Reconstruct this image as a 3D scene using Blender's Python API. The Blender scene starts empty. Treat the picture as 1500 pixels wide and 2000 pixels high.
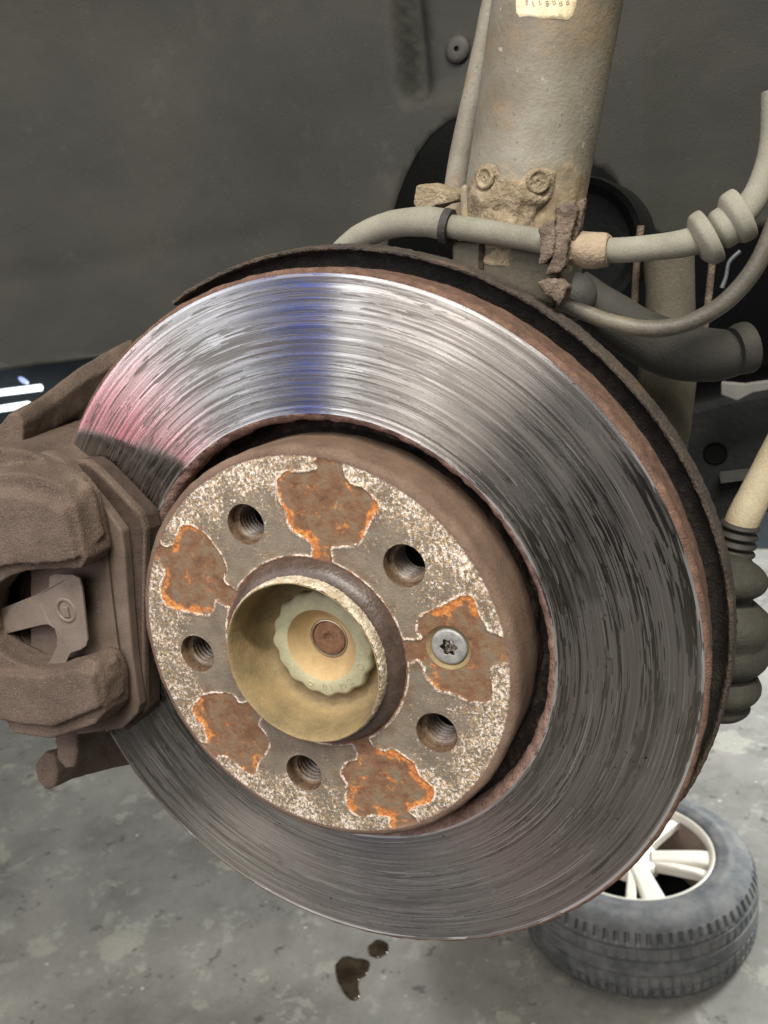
import bpy, bmesh, math, random
import numpy as np
from math import pi, sin, cos, radians, hypot, atan2, exp, sqrt
from mathutils import Vector, Matrix, noise
from mathutils.geometry import delaunay_2d_cdt
random.seed(7)
scn = bpy.context.scene
S = 0.001                                   # layout is in millimetres

# ------------------------------------------------------------------ camera
CAM = (172.55, -281.5, 140.96)
FPX = 1662.5                                # focal length in pixels of a 1500 px wide frame
AX = [[0.91058, 0.0, 0.41332], [0.39744, 0.27456, -0.87559], [-0.11348, 0.96157, 0.25001]]
cd = bpy.data.cameras.new('camera')
cam = bpy.data.objects.new('camera', cd)
scn.collection.objects.link(cam)
m = Matrix([[AX[i][0], AX[i][1], AX[i][2], CAM[i] * S] for i in range(3)] + [[0, 0, 0, 1]])
cam.matrix_world = m
cd.sensor_fit = 'HORIZONTAL'
cd.sensor_width = 36
cd.lens = FPX / 1500 * 36
cd.clip_start = 0.01
cd.clip_end = 100
cd.dof.use_dof = True
cd.dof.focus_distance = 0.352
cd.dof.aperture_fstop = cd.lens / 1.3        # a phone lens
scn.camera = cam
scn.view_settings.view_transform = 'Standard'
scn.view_settings.look = 'None'
scn.view_settings.gamma = 1
scn.view_settings.exposure = 0.0
scn.render.film_transparent = False
scn.cycles.use_denoising = True
scn.cycles.max_bounces = 8

# ------------------------------------------------------------------ light (workshop lamps, yard daylight, added lamps for the disc's streaks)
w = bpy.data.worlds.new('World')
scn.world = w
w.use_nodes = True
w.node_tree.nodes['Background'].inputs[0].default_value = (0.93, 0.97, 1.0, 1)
w.node_tree.nodes['Background'].inputs[1].default_value = 0.05


def lamp(name, pos, target, sx, sy, power, col):
    d = bpy.data.lights.new(name, 'AREA')
    d.shape = 'RECTANGLE'
    d.size, d.size_y, d.energy, d.color = sx, sy, power, col
    o = bpy.data.objects.new(name, d)
    scn.collection.objects.link(o)
    o.location = pos
    o.rotation_euler = (Vector(target) - Vector(pos)).to_track_quat('-Z', 'Y').to_euler()
    return o


H0 = (0, 0.01, 0.05)


def aim(lx, lz, d):
    return (d * lx, -d * sqrt(1 - lx * lx - lz * lz), d * lz)


for lx, lz, wd, pw, cl in ((-.80, .20, .24, 5.0, (.98, .97, 1.0)), (-.675, .27, .24, 9.0, (.94, .97, 1.0)), (-.575, .30, .14, 4.6, (.84, .88, 1.0)), (-.505, .31, .07, .9, (.45, .55, 1.0)),
                         (-.45, .31, .16, 2.0, (.14, .21, .85)), (-.375, .32, .10, 5.4, (.98, .99, 1.0)), (-.305, .33, .09, 2.6, (1.0, .93, .91)), (-.21, .35, .20, 8.5, (1.0, .95, .93)),
                         (-.02, .38, .34, 7.5, (1.0, .91, .87)), (.25, .33, .34, 7.0, (1.0, .94, .88))):
    lamp('streak_light', aim(lx, lz, 2.4), H0, wd, 1.4, pw * .88, cl)  # added strips, tinted to put white, blue and pink streaks on the disc
lamp('red_light', (-1.5, -1.4, -.02), (-.1, .01, .08), 0.36, 0.5, 2.0, (1.0, 0.18, 0.28))  # added lamp standing for an unseen red object mirrored in the disc
lamp('tube_light', (0.75, -1.1, 1.9), H0, 1.3, 0.15, 78, (1.0, 0.95, 0.86))
lamp('tube_light', (-.4, 1.4, 2.3), (-0.5, 1.6, -1.6), 2.4, 1.0, 46, (1.0, 0.96, 0.88))
lamp('tube_light', (0.6, -2.4, 2.2), (0.6, -2.0, -1.6), 2.4, 0.8, 95, (1.0, 0.96, 0.90))  # added to brighten the front floor mirrored in the disc's lower right
lamp('yard_light', (1.8, 3.6, 0.6), (0.3, 4.2, -1.6), 1.2, 0.8, 330, (0.95, 0.98, 1.0))


# ------------------------------------------------------------------ helpers
def P(px, py, Y):
    """point of the workshop on the plane Y (mm) that the photo shows at this pixel"""
    d = [AX[i][0] * (px - 750) / FPX - AX[i][1] * (py - 1000) / FPX - AX[i][2] for i in range(3)]
    s = (Y - CAM[1]) / d[1]
    return (CAM[0] + s * d[0], Y, CAM[2] + s * d[2])


def PZ(px, py, Z):
    d = [AX[i][0] * (px - 750) / FPX - AX[i][1] * (py - 1000) / FPX - AX[i][2] for i in range(3)]
    s = (Z - CAM[2]) / d[2]
    return (CAM[0] + s * d[0], CAM[1] + s * d[1], Z)


def nz(x, y, z, s=1.0, o=3):
    return noise.fractal(Vector((x * s, y * s, z * s)), 1.0, 2.0, o)


def tag(o, label, cat, group=None, kind=None):
    if label: o['label'] = label
    if cat: o['category'] = cat
    if group: o['group'] = group
    if kind: o['kind'] = kind
    return o


def thing(name, loc, label, cat, group=None):
    o = bpy.data.objects.new(name, None)
    o.empty_display_size = 0.02
    scn.collection.objects.link(o)
    o.location = [c * S for c in loc]
    return tag(o, label, cat, group)


def link(name, me, mat, parent=None, smooth=True):
    o = bpy.data.objects.new(name, me)
    scn.collection.objects.link(o)
    if mat: me.materials.append(mat)
    if smooth:
        me.polygons.foreach_set('use_smooth', [True] * len(me.polygons))
    if parent:
        o.parent = parent
        t = Vector((0, 0, 0)); q = parent
        while q: t += q.location; q = q.parent
        o.location = -t
    return o


def mesh(name, verts, faces, mat, parent=None, smooth=True, sharp=None):
    me = bpy.data.meshes.new(name)
    me.from_pydata([(v[0] * S, v[1] * S, v[2] * S) for v in verts], [], faces)
    bm = bmesh.new(); bm.from_mesh(me)
    bmesh.ops.recalc_face_normals(bm, faces=bm.faces)
    bm.to_mesh(me); bm.free()
    o = link(name, me, mat, parent, smooth)
    if sharp is not None:
        me.set_sharp_from_angle(angle=radians(sharp))
    return o


def lathe(name, prof, mat, parent=None, seg=180, c=(0, 0), disp=None, a0=0, a1=2 * pi, axis='Y', rad=None, sharp=40, cz=0):
    """turn a profile of (radius, height along axis); disp(angle, r, y) gives (dr, dy)"""
    full = abs(a1 - a0 - 2 * pi) < 1e-6
    n = seg if full else seg + 1
    vs, fs = [], []
    k = len(prof)
    for i in range(n):
        a = a0 + (a1 - a0) * i / seg
        for j, (r, y) in enumerate(prof):
            if rad: r = rad(a, r, y, j)
            if disp:
                dr, dy = disp(a, r, y); r += dr; y += dy
            if axis == 'Y': vs.append((c[0] + r * cos(a), y, c[1] + r * sin(a)))
            else: vs.append((c[0] + r * cos(a), c[1] + r * sin(a), y + cz))
    for i in range(seg):
        i2 = (i + 1) % n
        for j in range(k - 1):
            fs.append((i * k + j, i2 * k + j, i2 * k + j + 1, i * k + j + 1))
    return mesh(name, vs, fs, mat, parent, True, sharp)


def spline(pts, n=10):
    """Catmull-Rom through tuples"""
    out = []
    q = [pts[0]] + list(pts) + [pts[-1]]
    for i in range(1, len(q) - 2):
        for k in range(n):
            t = k / n
            out.append(tuple(0.5 * (2 * b + (c - a) * t + (2 * a - 5 * b + 4 * c - d) * t * t + (3 * b - a - 3 * c + d) * t ** 3)
                             for a, b, c, d in zip(q[i - 1], q[i], q[i + 1], q[i + 2])))
    out.append(tuple(pts[-1]))
    return out


def tube(name, pts, mat, parent=None, seg=24, n=10, bump=0.0, bs=0.1, flat=1.0):
    """pts: (x, y, z, radius)"""
    pp = spline(pts, n)
    vs, fs = [], []
    up = None
    for i, p in enumerate(pp):
        a = Vector(pp[max(i - 1, 0)][:3]); b = Vector(pp[min(i + 1, len(pp) - 1)][:3])
        d = (b - a).normalized()
        if up is None: up = d.orthogonal().normalized()
        up = (up - d * up.dot(d)).normalized()
        sd = d.cross(up)
        for k in range(seg):
            t = 2 * pi * k / seg
            v = Vector(p[:3]) + (up * cos(t) + sd * sin(t) * flat) * p[3]
            if bump:
                r = 1 + bump * nz(v.x, v.y, v.z, bs) / max(p[3], .1)
                v = Vector(p[:3]) + (up * cos(t) + sd * sin(t) * flat) * p[3] * r
            vs.append(tuple(v))
    for i in range(len(pp) - 1):
        for k in range(seg):
            k2 = (k + 1) % seg
            fs.append((i * seg + k, i * seg + k2, (i + 1) * seg + k2, (i + 1) * seg + k))
    fs.append(tuple(range(seg)))
    fs.append(tuple(range((len(pp) - 1) * seg, len(pp) * seg)))
    return mesh(name, vs, fs, mat, parent, True, 50)


def bevel(o, wid, seg=3, ang=30):
    b = o.modifiers.new('bevel', 'BEVEL')
    b.width = wid * S; b.segments = seg; b.limit_method = 'ANGLE'; b.angle_limit = radians(ang)
    b.harden_normals = False
    return o


def cast(o, vox=1.2, sm=6, amp=0.5, tex=8.0):
    """sand-cast look: fuse, soften the edges, roughen the skin"""
    r = o.modifiers.new('fuse', 'REMESH'); r.mode = 'VOXEL'; r.voxel_size = vox * S
    if hasattr(r, 'use_smooth_shade'): r.use_smooth_shade = True
    s = o.modifiers.new('soften', 'SMOOTH'); s.factor = 0.5; s.iterations = sm
    if amp:
        t = bpy.data.textures.new('cast_skin', 'CLOUDS'); t.noise_scale = tex * S; t.noise_depth = 3
        d = o.modifiers.new('skin', 'DISPLACE'); d.texture = t; d.strength = amp * S; d.mid_level = 0.5
        d.texture_coords = 'GLOBAL'
    return o


def loft(name, rings, mat, parent=None, smooth=False):
    k = len(rings[0])
    vs = [p for r in rings for p in r]
    fs = []
    for i in range(len(rings) - 1):
        for j in range(k):
            j2 = (j + 1) % k
            fs.append((i * k + j, i * k + j2, (i + 1) * k + j2, (i + 1) * k + j))
    fs.append(tuple(range(k))); fs.append(tuple(range((len(rings) - 1) * k, len(rings) * k)))
    return mesh(name, vs, fs, mat, parent, smooth)


def slab(name, px, Y0, Y1, mat, parent=None):
    """flat piece: outline seen in the photo on its front plane Y0, straight back to Y1"""
    f = [P(x, y, Y0) for x, y in px]
    return loft(name, [f, [(x, Y1, z) for x, _, z in f]], mat, parent)


def inside(poly, x, y):
    poly = np.asarray(poly); x = np.asarray(x); y = np.asarray(y)
    r = np.zeros(x.shape, bool)
    n = len(poly)
    for i in range(n):
        x0, y0 = poly[i]; x1, y1 = poly[i - 1]
        c = ((y0 > y) != (y1 > y)) & (x < (x1 - x0) * (y - y0) / ((y1 - y0) or 1e-12) + x0)
        r ^= c
    return r


def polydist(poly, x, y):
    """signed distance, positive inside"""
    poly = np.asarray(poly, float); d = np.full(x.shape, 1e9)
    for i in range(len(poly)):
        a = poly[i - 1]; b = poly[i]; ab = b - a
        t = np.clip(((x - a[0]) * ab[0] + (y - a[1]) * ab[1]) / max(ab @ ab, 1e-9), 0, 1)
        d = np.minimum(d, np.hypot(x - a[0] - t * ab[0], y - a[1] - t * ab[1]))
    return np.where(inside(poly, x, y), d, -d)


def fill(outer, holes, step):
    """triangulated sheet with clean edges: 2D points and triangles"""
    pts = [Vector(p) for p in outer]; eds = [(i, (i + 1) % len(outer)) for i in range(len(outer))]
    for h in holes:
        b = len(pts); pts += [Vector(p) for p in h]
        eds += [(b + i, b + (i + 1) % len(h)) for i in range(len(h))]
    o = np.asarray(outer)
    gx, gy = np.meshgrid(np.arange(o[:, 0].min(), o[:, 0].max(), step), np.arange(o[:, 1].min(), o[:, 1].max(), step * .87))
    gx = gx + (np.arange(gx.shape[0]) % 2)[:, None] * step * .5
    rs = np.random.RandomState(3)
    gx = (gx + rs.uniform(-.15, .15, gx.shape) * step).ravel(); gy = (gy + rs.uniform(-.15, .15, gy.shape) * step).ravel()
    ok = polydist(outer, gx, gy) > step * .4
    for h in holes: ok &= polydist(h, gx, gy) < -step * .4
    pts += [Vector((a, b)) for a, b in zip(gx[ok], gy[ok])]
    v, e, f, *_ = delaunay_2d_cdt(pts, eds, [], 0, 1e-7)
    v = np.array([(a.x, a.y) for a in v]); f = np.array([t for t in f])
    c = v[f].mean(1)
    ok = inside(outer, c[:, 0], c[:, 1])
    for h in holes: ok &= ~inside(h, c[:, 0], c[:, 1])
    return v, [tuple(int(i) for i in t) for t in f[ok]]


def ring(cx, cy, r, n): return [(cx + r * cos(2 * pi * i / n), cy + r * sin(2 * pi * i / n)) for i in range(n)]


# ------------------------------------------------------------------ materials
class M:
    def __init__(s, name):
        s.m = bpy.data.materials.new(name); s.m.use_nodes = True
        s.t = s.m.node_tree; s.b = s.t.nodes['Principled BSDF']
        tc = s.t.nodes.new('ShaderNodeTexCoord')
        s.obj = s.vec('SCALE', tc.outputs['Object'], 1000)       # millimetres
        s.uv = tc.outputs['UV']

    def set(s, inp, v):
        if v is None: return
        if isinstance(v, bpy.types.NodeSocket): s.t.links.new(v, inp)
        elif isinstance(v, (tuple, list)) and len(v) == 3 and inp.type == 'RGBA': inp.default_value = (*v, 1)
        else: inp.default_value = v

    def vec(s, op, a, b):
        n = s.t.nodes.new('ShaderNodeVectorMath'); n.operation = op
        s.set(n.inputs[0], a)
        s.set(n.inputs['Scale'] if op == 'SCALE' else n.inputs[1], b)
        return n.outputs[0]

    def math(s, op, a, b=0.0, c=None, clamp=False):
        n = s.t.nodes.new('ShaderNodeMath'); n.operation = op; n.use_clamp = clamp
        s.set(n.inputs[0], a); s.set(n.inputs[1], b)
        if c is not None: s.set(n.inputs[2], c)
        return n.outputs[0]

    def xyz(s, v):
        n = s.t.nodes.new('ShaderNodeSeparateXYZ'); s.set(n.inputs[0], v); return n.outputs

    def comb(s, x, y, z=0.0):
        n = s.t.nodes.new('ShaderNodeCombineXYZ')
        for i, q in enumerate((x, y, z)): s.set(n.inputs[i], q)
        return n.outputs[0]

    def noise(s, scale, detail=4, rough=.55, v=None, dist=0.0):
        n = s.t.nodes.new('ShaderNodeTexNoise')
        s.set(n.inputs['Vector'], v or s.obj)
        n.inputs['Scale'].default_value = scale; n.inputs['Detail'].default_value = detail
        n.inputs['Roughness'].default_value = rough; n.inputs['Distortion'].default_value = dist
        return n.outputs['Fac']

    def voro(s, scale, v=None, feat='F1', out='Distance', rnd=1.0):
        n = s.t.nodes.new('ShaderNodeTexVoronoi'); n.feature = feat
        s.set(n.inputs['Vector'], v or s.obj); n.inputs['Scale'].default_value = scale
        n.inputs['Randomness'].default_value = rnd
        return n.outputs[out]

    def white(s, a):
        n = s.t.nodes.new('ShaderNodeTexWhiteNoise'); n.noise_dimensions = '1D'
        s.set(n.inputs['W'], a); return n.outputs['Value']

    def attr(s, name):
        n = s.t.nodes.new('ShaderNodeAttribute'); n.attribute_name = name; return n.outputs['Fac']

    def step(s, f, a, b, lo=0.0, hi=1.0):
        n = s.t.nodes.new('ShaderNodeMapRange'); n.interpolation_type = 'SMOOTHSTEP'
        s.set(n.inputs[0], f)
        for i, q in enumerate((a, b, lo, hi)): s.set(n.inputs[i + 1], q)
        return n.outputs[0]

    def ramp(s, f, stops):
        n = s.t.nodes.new('ShaderNodeValToRGB'); r = n.color_ramp
        while len(r.elements) < len(stops): r.elements.new(.5)
        for e, (p, c) in zip(r.elements, stops): e.position = p; e.color = (*c, 1)
        s.set(n.inputs[0], f); return n.outputs[0]

    def mix(s, f, a, b, mode='MIX'):
        n = s.t.nodes.new('ShaderNodeMix'); n.data_type = 'RGBA'; n.blend_type = mode
        s.set(n.inputs[0], f); s.set(n.inputs[6], a); s.set(n.inputs[7], b)
        return n.outputs[2]

    def bump(s, h, dist, strength=1.0, nrm=None):
        n = s.t.nodes.new('ShaderNodeBump'); n.inputs['Distance'].default_value = dist * S
        n.inputs['Strength'].default_value = strength
        s.set(n.inputs['Height'], h)
        if nrm: s.set(n.inputs['Normal'], nrm)
        return n.outputs[0]

    def out(s, col, rough=.6, metal=0.0, nrm=None, spec=None, **k):
        s.set(s.b.inputs['Base Color'], col); s.set(s.b.inputs['Roughness'], rough)
        s.set(s.b.inputs['Metallic'], metal)
        if nrm: s.set(s.b.inputs['Normal'], nrm)
        if spec is not None: s.set(s.b.inputs['Specular IOR Level'], spec)
        for q, v in k.items(): s.set(s.b.inputs[q.replace('_', ' ').title()], v)
        return s.m


def rusty(name, cols, sc=.12, fine=1.2, rough=.85, bump=.5, spec=.25, speck=None):
    g = M(name)
    a = g.noise(sc, 6, .65); b = g.noise(fine, 3, .6)
    f = g.math('ADD', g.math('MULTIPLY', a, .7), g.math('MULTIPLY', b, .3))
    n = len(cols)
    c = g.ramp(f, [(.32 + .36 * i / (n - 1), q) for i, q in enumerate(cols)])
    if speck:
        c = g.mix(g.step(g.noise(fine * 1.7, 2), .60, .68), c, speck)
    h = g.math('ADD', g.math('MULTIPLY', a, .6), b)
    return g.out(c, rough, 0, g.bump(h, bump), spec)


def disc_face_material():
    g = M('scored_disc_face')
    x = g.xyz(g.uv)                     # x runs across the band, y around it
    r, t = x[0], x[1]

    def streak(rows, fu, jit, fv, seed, lo, hi, det=3):
        row = g.math('FLOOR', g.math('MULTIPLY', r, rows))
        j = g.math('MULTIPLY', g.white(g.math('ADD', row, seed)), jit)
        v = g.comb(g.math('ADD', g.math('MULTIPLY', t, fu), j), g.math('MULTIPLY', r, fv), seed)
        return g.step(g.noise(1.0, det, .6, v), lo, hi)
    lines = g.noise(1.0, 3, .7, g.comb(g.math('MULTIPLY', r, 190), g.math('MULTIPLY', t, 5)))
    line2 = g.noise(1.0, 2, .6, g.comb(g.math('MULTIPLY', r, 60), g.math('MULTIPLY', t, 9), 3.0))
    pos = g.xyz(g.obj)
    # the pad film is denser towards the lower right of the band, sparser at upper left
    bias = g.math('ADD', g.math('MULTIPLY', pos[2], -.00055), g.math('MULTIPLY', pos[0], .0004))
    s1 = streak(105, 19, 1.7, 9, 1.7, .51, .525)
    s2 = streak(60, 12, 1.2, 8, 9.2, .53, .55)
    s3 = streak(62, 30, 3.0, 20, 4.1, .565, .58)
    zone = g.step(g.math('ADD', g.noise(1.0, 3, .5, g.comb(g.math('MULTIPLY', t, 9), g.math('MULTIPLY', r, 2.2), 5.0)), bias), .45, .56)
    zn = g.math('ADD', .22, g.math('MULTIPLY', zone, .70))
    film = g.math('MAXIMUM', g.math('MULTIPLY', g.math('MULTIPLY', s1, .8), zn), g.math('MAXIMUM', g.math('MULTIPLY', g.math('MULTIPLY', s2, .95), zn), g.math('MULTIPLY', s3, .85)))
    base = g.ramp(lines, [(.30, (.20, .185, .168)), (.48, (.37, .35, .33)), (.68, (.50, .485, .465))])
    base = g.mix(g.step(line2, .40, .56, .4, 0), base, (.22, .20, .18))
    long1 = g.noise(1.0, 2, .6, g.comb(g.math('MULTIPLY', r, 75), g.math('MULTIPLY', t, 4), 11.0))
    long2 = g.noise(1.0, 2, .6, g.comb(g.math('MULTIPLY', r, 110), g.math('MULTIPLY', t, 6), 17.0))
    base = g.mix(g.step(long1, .56, .62, 0, .6), base, (.12, .108, .095))
    col = g.mix(g.math('MULTIPLY', film, .92), base, (.105, .092, .080))
    col = g.mix(g.step(long2, .60, .66, 0, .55), col, (.46, .44, .42))
    # smooth polished margins along both edges of the band, rusty pits here and there
    edge = g.math('MAXIMUM', g.step(r, .972, .985), g.step(r, .028, .014))
    col = g.mix(g.math('MULTIPLY', edge, .8), col, (.56, .55, .54))
    pit = g.math('MULTIPLY', g.step(g.noise(.55, 3, .6), .66, .70), g.step(g.noise(.03, 2), .52, .60))
    col = g.mix(pit, col, (.12, .07, .05))
    rough = g.math('ADD', .20, g.math('ADD', g.math('MULTIPLY', film, .12), g.math('MULTIPLY', line2, .06)))
    h = g.noise(1.0, 0, .5, g.comb(g.math('MULTIPLY', r, 30), g.math('MULTIPLY', t, 2), 23.0))
    tn = g.t.nodes.new('ShaderNodeTangent'); tn.direction_type = 'UV_MAP'
    met = g.math('SUBTRACT', 1.0, g.math('MULTIPLY', film, .35))
    g.b.inputs['Anisotropic'].default_value = 1.0
    g.t.links.new(tn.outputs[0], g.b.inputs['Tangent'])
    return g.out(col, rough, met, g.bump(h, .16, 1.0))


def hat_face_material():
    g = M('corroded_hat_face')
    sd, rr = g.attr('land'), g.attr('radius')
    wob = g.math('ADD', g.math('MULTIPLY', g.math('SUBTRACT', g.noise(.40, 5, .7), .5), 2.4),
                 g.math('MULTIPLY', g.math('SUBTRACT', g.noise(1.8, 3, .6), .5), 1.3))
    d = g.math('ADD', sd, wob)
    # bare contact land: olive grey steel with pale and golden flecks that crowd towards the rim
    fl = g.noise(.62, 6, .82)
    fl2 = g.noise(.55, 6, .82, g.vec('ADD', g.obj, (31, 7, 3)))
    crowd = g.math('ADD', g.step(rr, 46, 83, -.09, .05), g.math('MULTIPLY', g.math('SUBTRACT', g.noise(.085, 4, .65), .5), .42))
    land = g.ramp(g.noise(.10, 5, .6), [(.3, (.145, .122, .092)), (.5, (.205, .173, .13)), (.7, (.26, .212, .155))])
    land = g.mix(g.step(g.noise(2.2, 3, .7), .52, .66, 0, .5), land, (.34, .29, .22))
    land = g.mix(g.step(g.math('ADD', fl2, crowd), .535, .575, 0, .9), land, (.50, .34, .16))
    land = g.mix(g.step(g.math('ADD', fl, crowd), .55, .59, 0, .95), land, (.86, .79, .70))
    land = g.mix(g.step(g.math('ADD', g.noise(.8, 4, .7, g.vec('ADD', g.obj, (5, 3, 41))), g.math('MULTIPLY', crowd, .6)), .56, .60, 0, .8), land, (.15, .115, .075))
    stain = g.math('MULTIPLY', g.step(sd, 7.0, .0), g.step(g.noise(.12, 5, .7, g.vec('ADD', g.obj, (70, 0, 22))), .46, .60))
    land = g.mix(g.math('MULTIPLY', stain, .65), land, (.17, .098, .055))
    # rust pockets
    rb = g.noise(.11, 6, .7)
    rust = g.ramp(rb, [(.30, (.08, .042, .025)), (.45, (.15, .075, .038)), (.55, (.165, .105, .06)), (.68, (.145, .125, .088))])
    fire = g.math('ADD', g.noise(.13, 6, .72, g.vec('ADD', g.obj, (90, 0, 12))), g.math('MULTIPLY', g.step(d, -5.5, -.5, 0, .26), g.step(g.noise(.032, 3, .55, g.vec('ADD', g.obj, (3, 0, 55))), .47, .58)))
    rust = g.mix(g.step(fire, .56, .67, 0, .95), rust, g.ramp(g.noise(.7, 4, .7), [(.36, (.25, .075, .024)), (.52, (.46, .165, .04)), (.66, (.60, .31, .085))]))
    rust = g.mix(g.step(g.noise(1.4, 3, .7), .58, .70, 0, .5), rust, (.09, .055, .04))
    col = g.mix(g.step(d, -.15, .15), rust, land)
    # pale corroded ridge along the border of each land
    line = g.math('MULTIPLY', g.step(g.math('ABSOLUTE', g.math('SUBTRACT', d, .1)), .78, .2), g.step(g.noise(.20, 5, .75), .42, .55))
    line = g.math('MULTIPLY', line, g.step(rr, 83.6, 83.0))
    col = g.mix(line, col, g.ramp(g.noise(1.1, 3), [(.4, (.52, .36, .24)), (.55, (.86, .78, .68))]))
    # brown rim of the face and brown inner annulus
    brown = g.ramp(g.noise(.3, 4, .7), [(.35, (.11, .062, .048)), (.65, (.24, .15, .12))])
    col = g.mix(g.step(g.math('ADD', rr, g.math('MULTIPLY', wob, .5)), 83.0, 84.0), col, brown)
    col = g.mix(g.step(rr, 42.6, 41.6), col, g.ramp(g.noise(.3, 5, .7), [(.35, (.085, .045, .032)), (.6, (.21, .10, .06)), (.7, (.34, .19, .10))]))
    inl = g.step(d, -.2, .3)
    rough = g.math('ADD', .55, g.math('MULTIPLY', g.step(d, .3, -.3), .3))
    h = g.math('ADD', g.math('MULTIPLY', g.noise(1.0, 5, .75), .9), g.math('ADD', g.math('MULTIPLY', line, .6), g.math('MULTIPLY', g.math('MULTIPLY', rb, g.math('SUBTRACT', 1, inl)), 1.5)))
    return g.out(col, rough, g.math('MULTIPLY', g.step(d, .2, .8), .45), g.bump(h, .45), .4)


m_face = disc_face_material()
m_hat = hat_face_material()
m_rim = rusty('rim_rust', [(.055, .034, .025), (.105, .063, .045), (.15, .088, .061), (.22, .14, .10)], .22, 1.4, .9, .9)
m_lip = rusty('lip_rust', [(.09, .055, .044), (.21, .13, .105), (.33, .22, .18)], .3, 1.3, .9, .9, speck=(.42, .27, .19))
m_hats = rusty('hat_side_rust', [(0.0723, 0.0459, 0.0314), (0.1275, 0.085, 0.0595), (0.1827, 0.1258, 0.0918)], .05, .9, .75, .35)
m_neck = rusty('neck_dark', [(.006, .005, .004), (.02, .014, .011), (.09, .06, .045)], .12, .6, .95, .8)  # near-black; the dark of gap and slot is put into the colour
m_barrel = rusty('dusty_zinc', [(.125, .096, .050), (.21, .16, .082), (.30, .21, .10)], .07, .8, .7, .25, speck=(.22, .15, .07))
m_nut = rusty('nut_zinc', [(.22, .21, .13), (.31, .295, .185), (.39, .36, .23)], .05, 1.0, .62, .15)
m_cone = rusty('nut_cone_dust', [(.27, .185, .085), (.38, .27, .13), (.46, .34, .18)], .06, 1.2, .75, .15)
m_stub = rusty('stub_rust', [(.10, .05, .03), (.19, .10, .057), (.27, .16, .095)], .3, 1.5, .8, .5)
m_thread = rusty('oily_thread', [(.035, .021, .012), (.085, .053, .030), (.16, .105, .062)], .3, 1.0, .5, .1, .35)
m_thr2 = rusty('thread_steel', [(.04, .027, .017), (.10, .07, .045), (.20, .14, .09)], .5, 1.2, .33, .1, .5)
m_black = M('dark_void').out((.004, .004, .004), .9, 0, None, .05)  # near-black that stands for the dark depth of openings
m_cal = rusty('cast_iron_dusty', [(0.0561, 0.0391, 0.0298), (0.0978, 0.0706, 0.0544), (0.1445, 0.1088, 0.085)], .035, 1.3, .88, .75, .2, speck=(.21, .165, .13))
m_pad = rusty('pad_plate', [(0.068, 0.0493, 0.0382), (0.1088, 0.0816, 0.0638), (0.153, 0.119, 0.0952)], .04, 1.2, .8, .25, .2)
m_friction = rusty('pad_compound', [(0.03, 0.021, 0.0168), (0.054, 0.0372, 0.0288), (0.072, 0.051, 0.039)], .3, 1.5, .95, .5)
m_clip = rusty('spring_steel', [(0.085, 0.0654, 0.051), (0.1318, 0.1037, 0.0816), (0.17, 0.1445, 0.119)], .03, 1.2, .55, .12, .4)
m_shield = rusty('shield_black', [(0.011, 0.0099, 0.0088), (0.0248, 0.022, 0.0193), (0.0468, 0.0385, 0.0319)], .15, 1.0, .9, 1.0)
m_shield_e = rusty('shield_edge', [(0.0221, 0.0187, 0.0153), (0.0467, 0.0382, 0.0314), (0.0748, 0.0578, 0.0442), (0.1615, 0.0808, 0.0382)], .05, .8, .92, 1.2)


def strut_material():
    g = M('dusty_strut_paint')
    a = g.noise(.02, 5, .6)
    c = g.ramp(a, [(.32, (.135, .115, .082)), (.5, (.20, .185, .145)), (.66, (.285, .275, .23))])
    c = g.mix(g.step(g.voro(.23), .17, .06, 0, .5), c, (.085, .06, .04))
    c = g.mix(g.step(g.noise(.05, 6, .7, g.vec('ADD', g.obj, (50, 9, 2))), .52, .66, 0, .6), c, (.20, .145, .085))
    c = g.mix(g.step(g.noise(.22, 3, .6, g.vec('ADD', g.obj, (5, 9, 2))), .66, .72, 0, .6), c, (.38, .34, .27))
    z = g.xyz(g.obj)[2]
    mud = g.step(g.math('ADD', z, g.math('MULTIPLY', g.noise(.06, 5, .7), 60)), 215, 198)
    c = g.mix(g.math('MULTIPLY', mud, .8), c, g.ramp(g.noise(.15, 5, .7), [(.35, (.16, .115, .062)), (.6, (.36, .28, .175))]))
    return g.out(c, .55, 0, g.bump(g.noise(.5, 5, .7), .4), .35)


m_strut = strut_material()
m_mud = rusty('dried_mud', [(.12, .092, .056), (.22, .176, .115), (.33, .275, .19)], .12, .7, .92, 1.3, .15)
m_label = rusty('stained_label', [(.42, .33, .17), (.66, .58, .38), (.76, .70, .52)], .15, .7, .7, .3, .3)
m_hose = rusty('dusty_rubber', [(.135, .128, .10), (.20, .192, .152), (.26, .25, .205)], .03, 1.3, .8, .15, .2)
m_cable = rusty('dark_cable', [(0.04, 0.036, 0.028), (0.08, 0.072, 0.056), (0.136, 0.116, 0.08)], .03, .9, .5, .2, .4)
m_clamp = rusty('clamp_rust', [(0.0638, 0.0493, 0.0382), (0.1232, 0.0918, 0.068), (0.2295, 0.1827, 0.136)], .12, .9, .85, 1.0)
m_sleeve = rusty('sleeve_dust', [(.16, .12, .085), (.27, .215, .15), (.35, .26, .18)], .10, .9, .85, .6)
m_dark = rusty('dark_steel', [(0.021, 0.0204, 0.0186), (0.039, 0.0378, 0.0342), (0.06, 0.0576, 0.051)], .03, .8, .65, .3, .35)
m_arm = rusty('grey_arm', [(0.024, 0.0228, 0.0192), (0.0372, 0.0354, 0.03), (0.051, 0.048, 0.0408)], .02, .8, .75, .3, .25)
m_tan = rusty('dusty_tan', [(0.0562, 0.0495, 0.0345), (0.09, 0.0795, 0.0577), (0.1237, 0.108, 0.0795)], .03, .8, .8, .3, .25)
m_tie = rusty('tie_rod_tan', [(.25, .205, .13), (.36, .305, .20), (.43, .375, .265)], .03, .8, .75, .3, .25)
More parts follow.
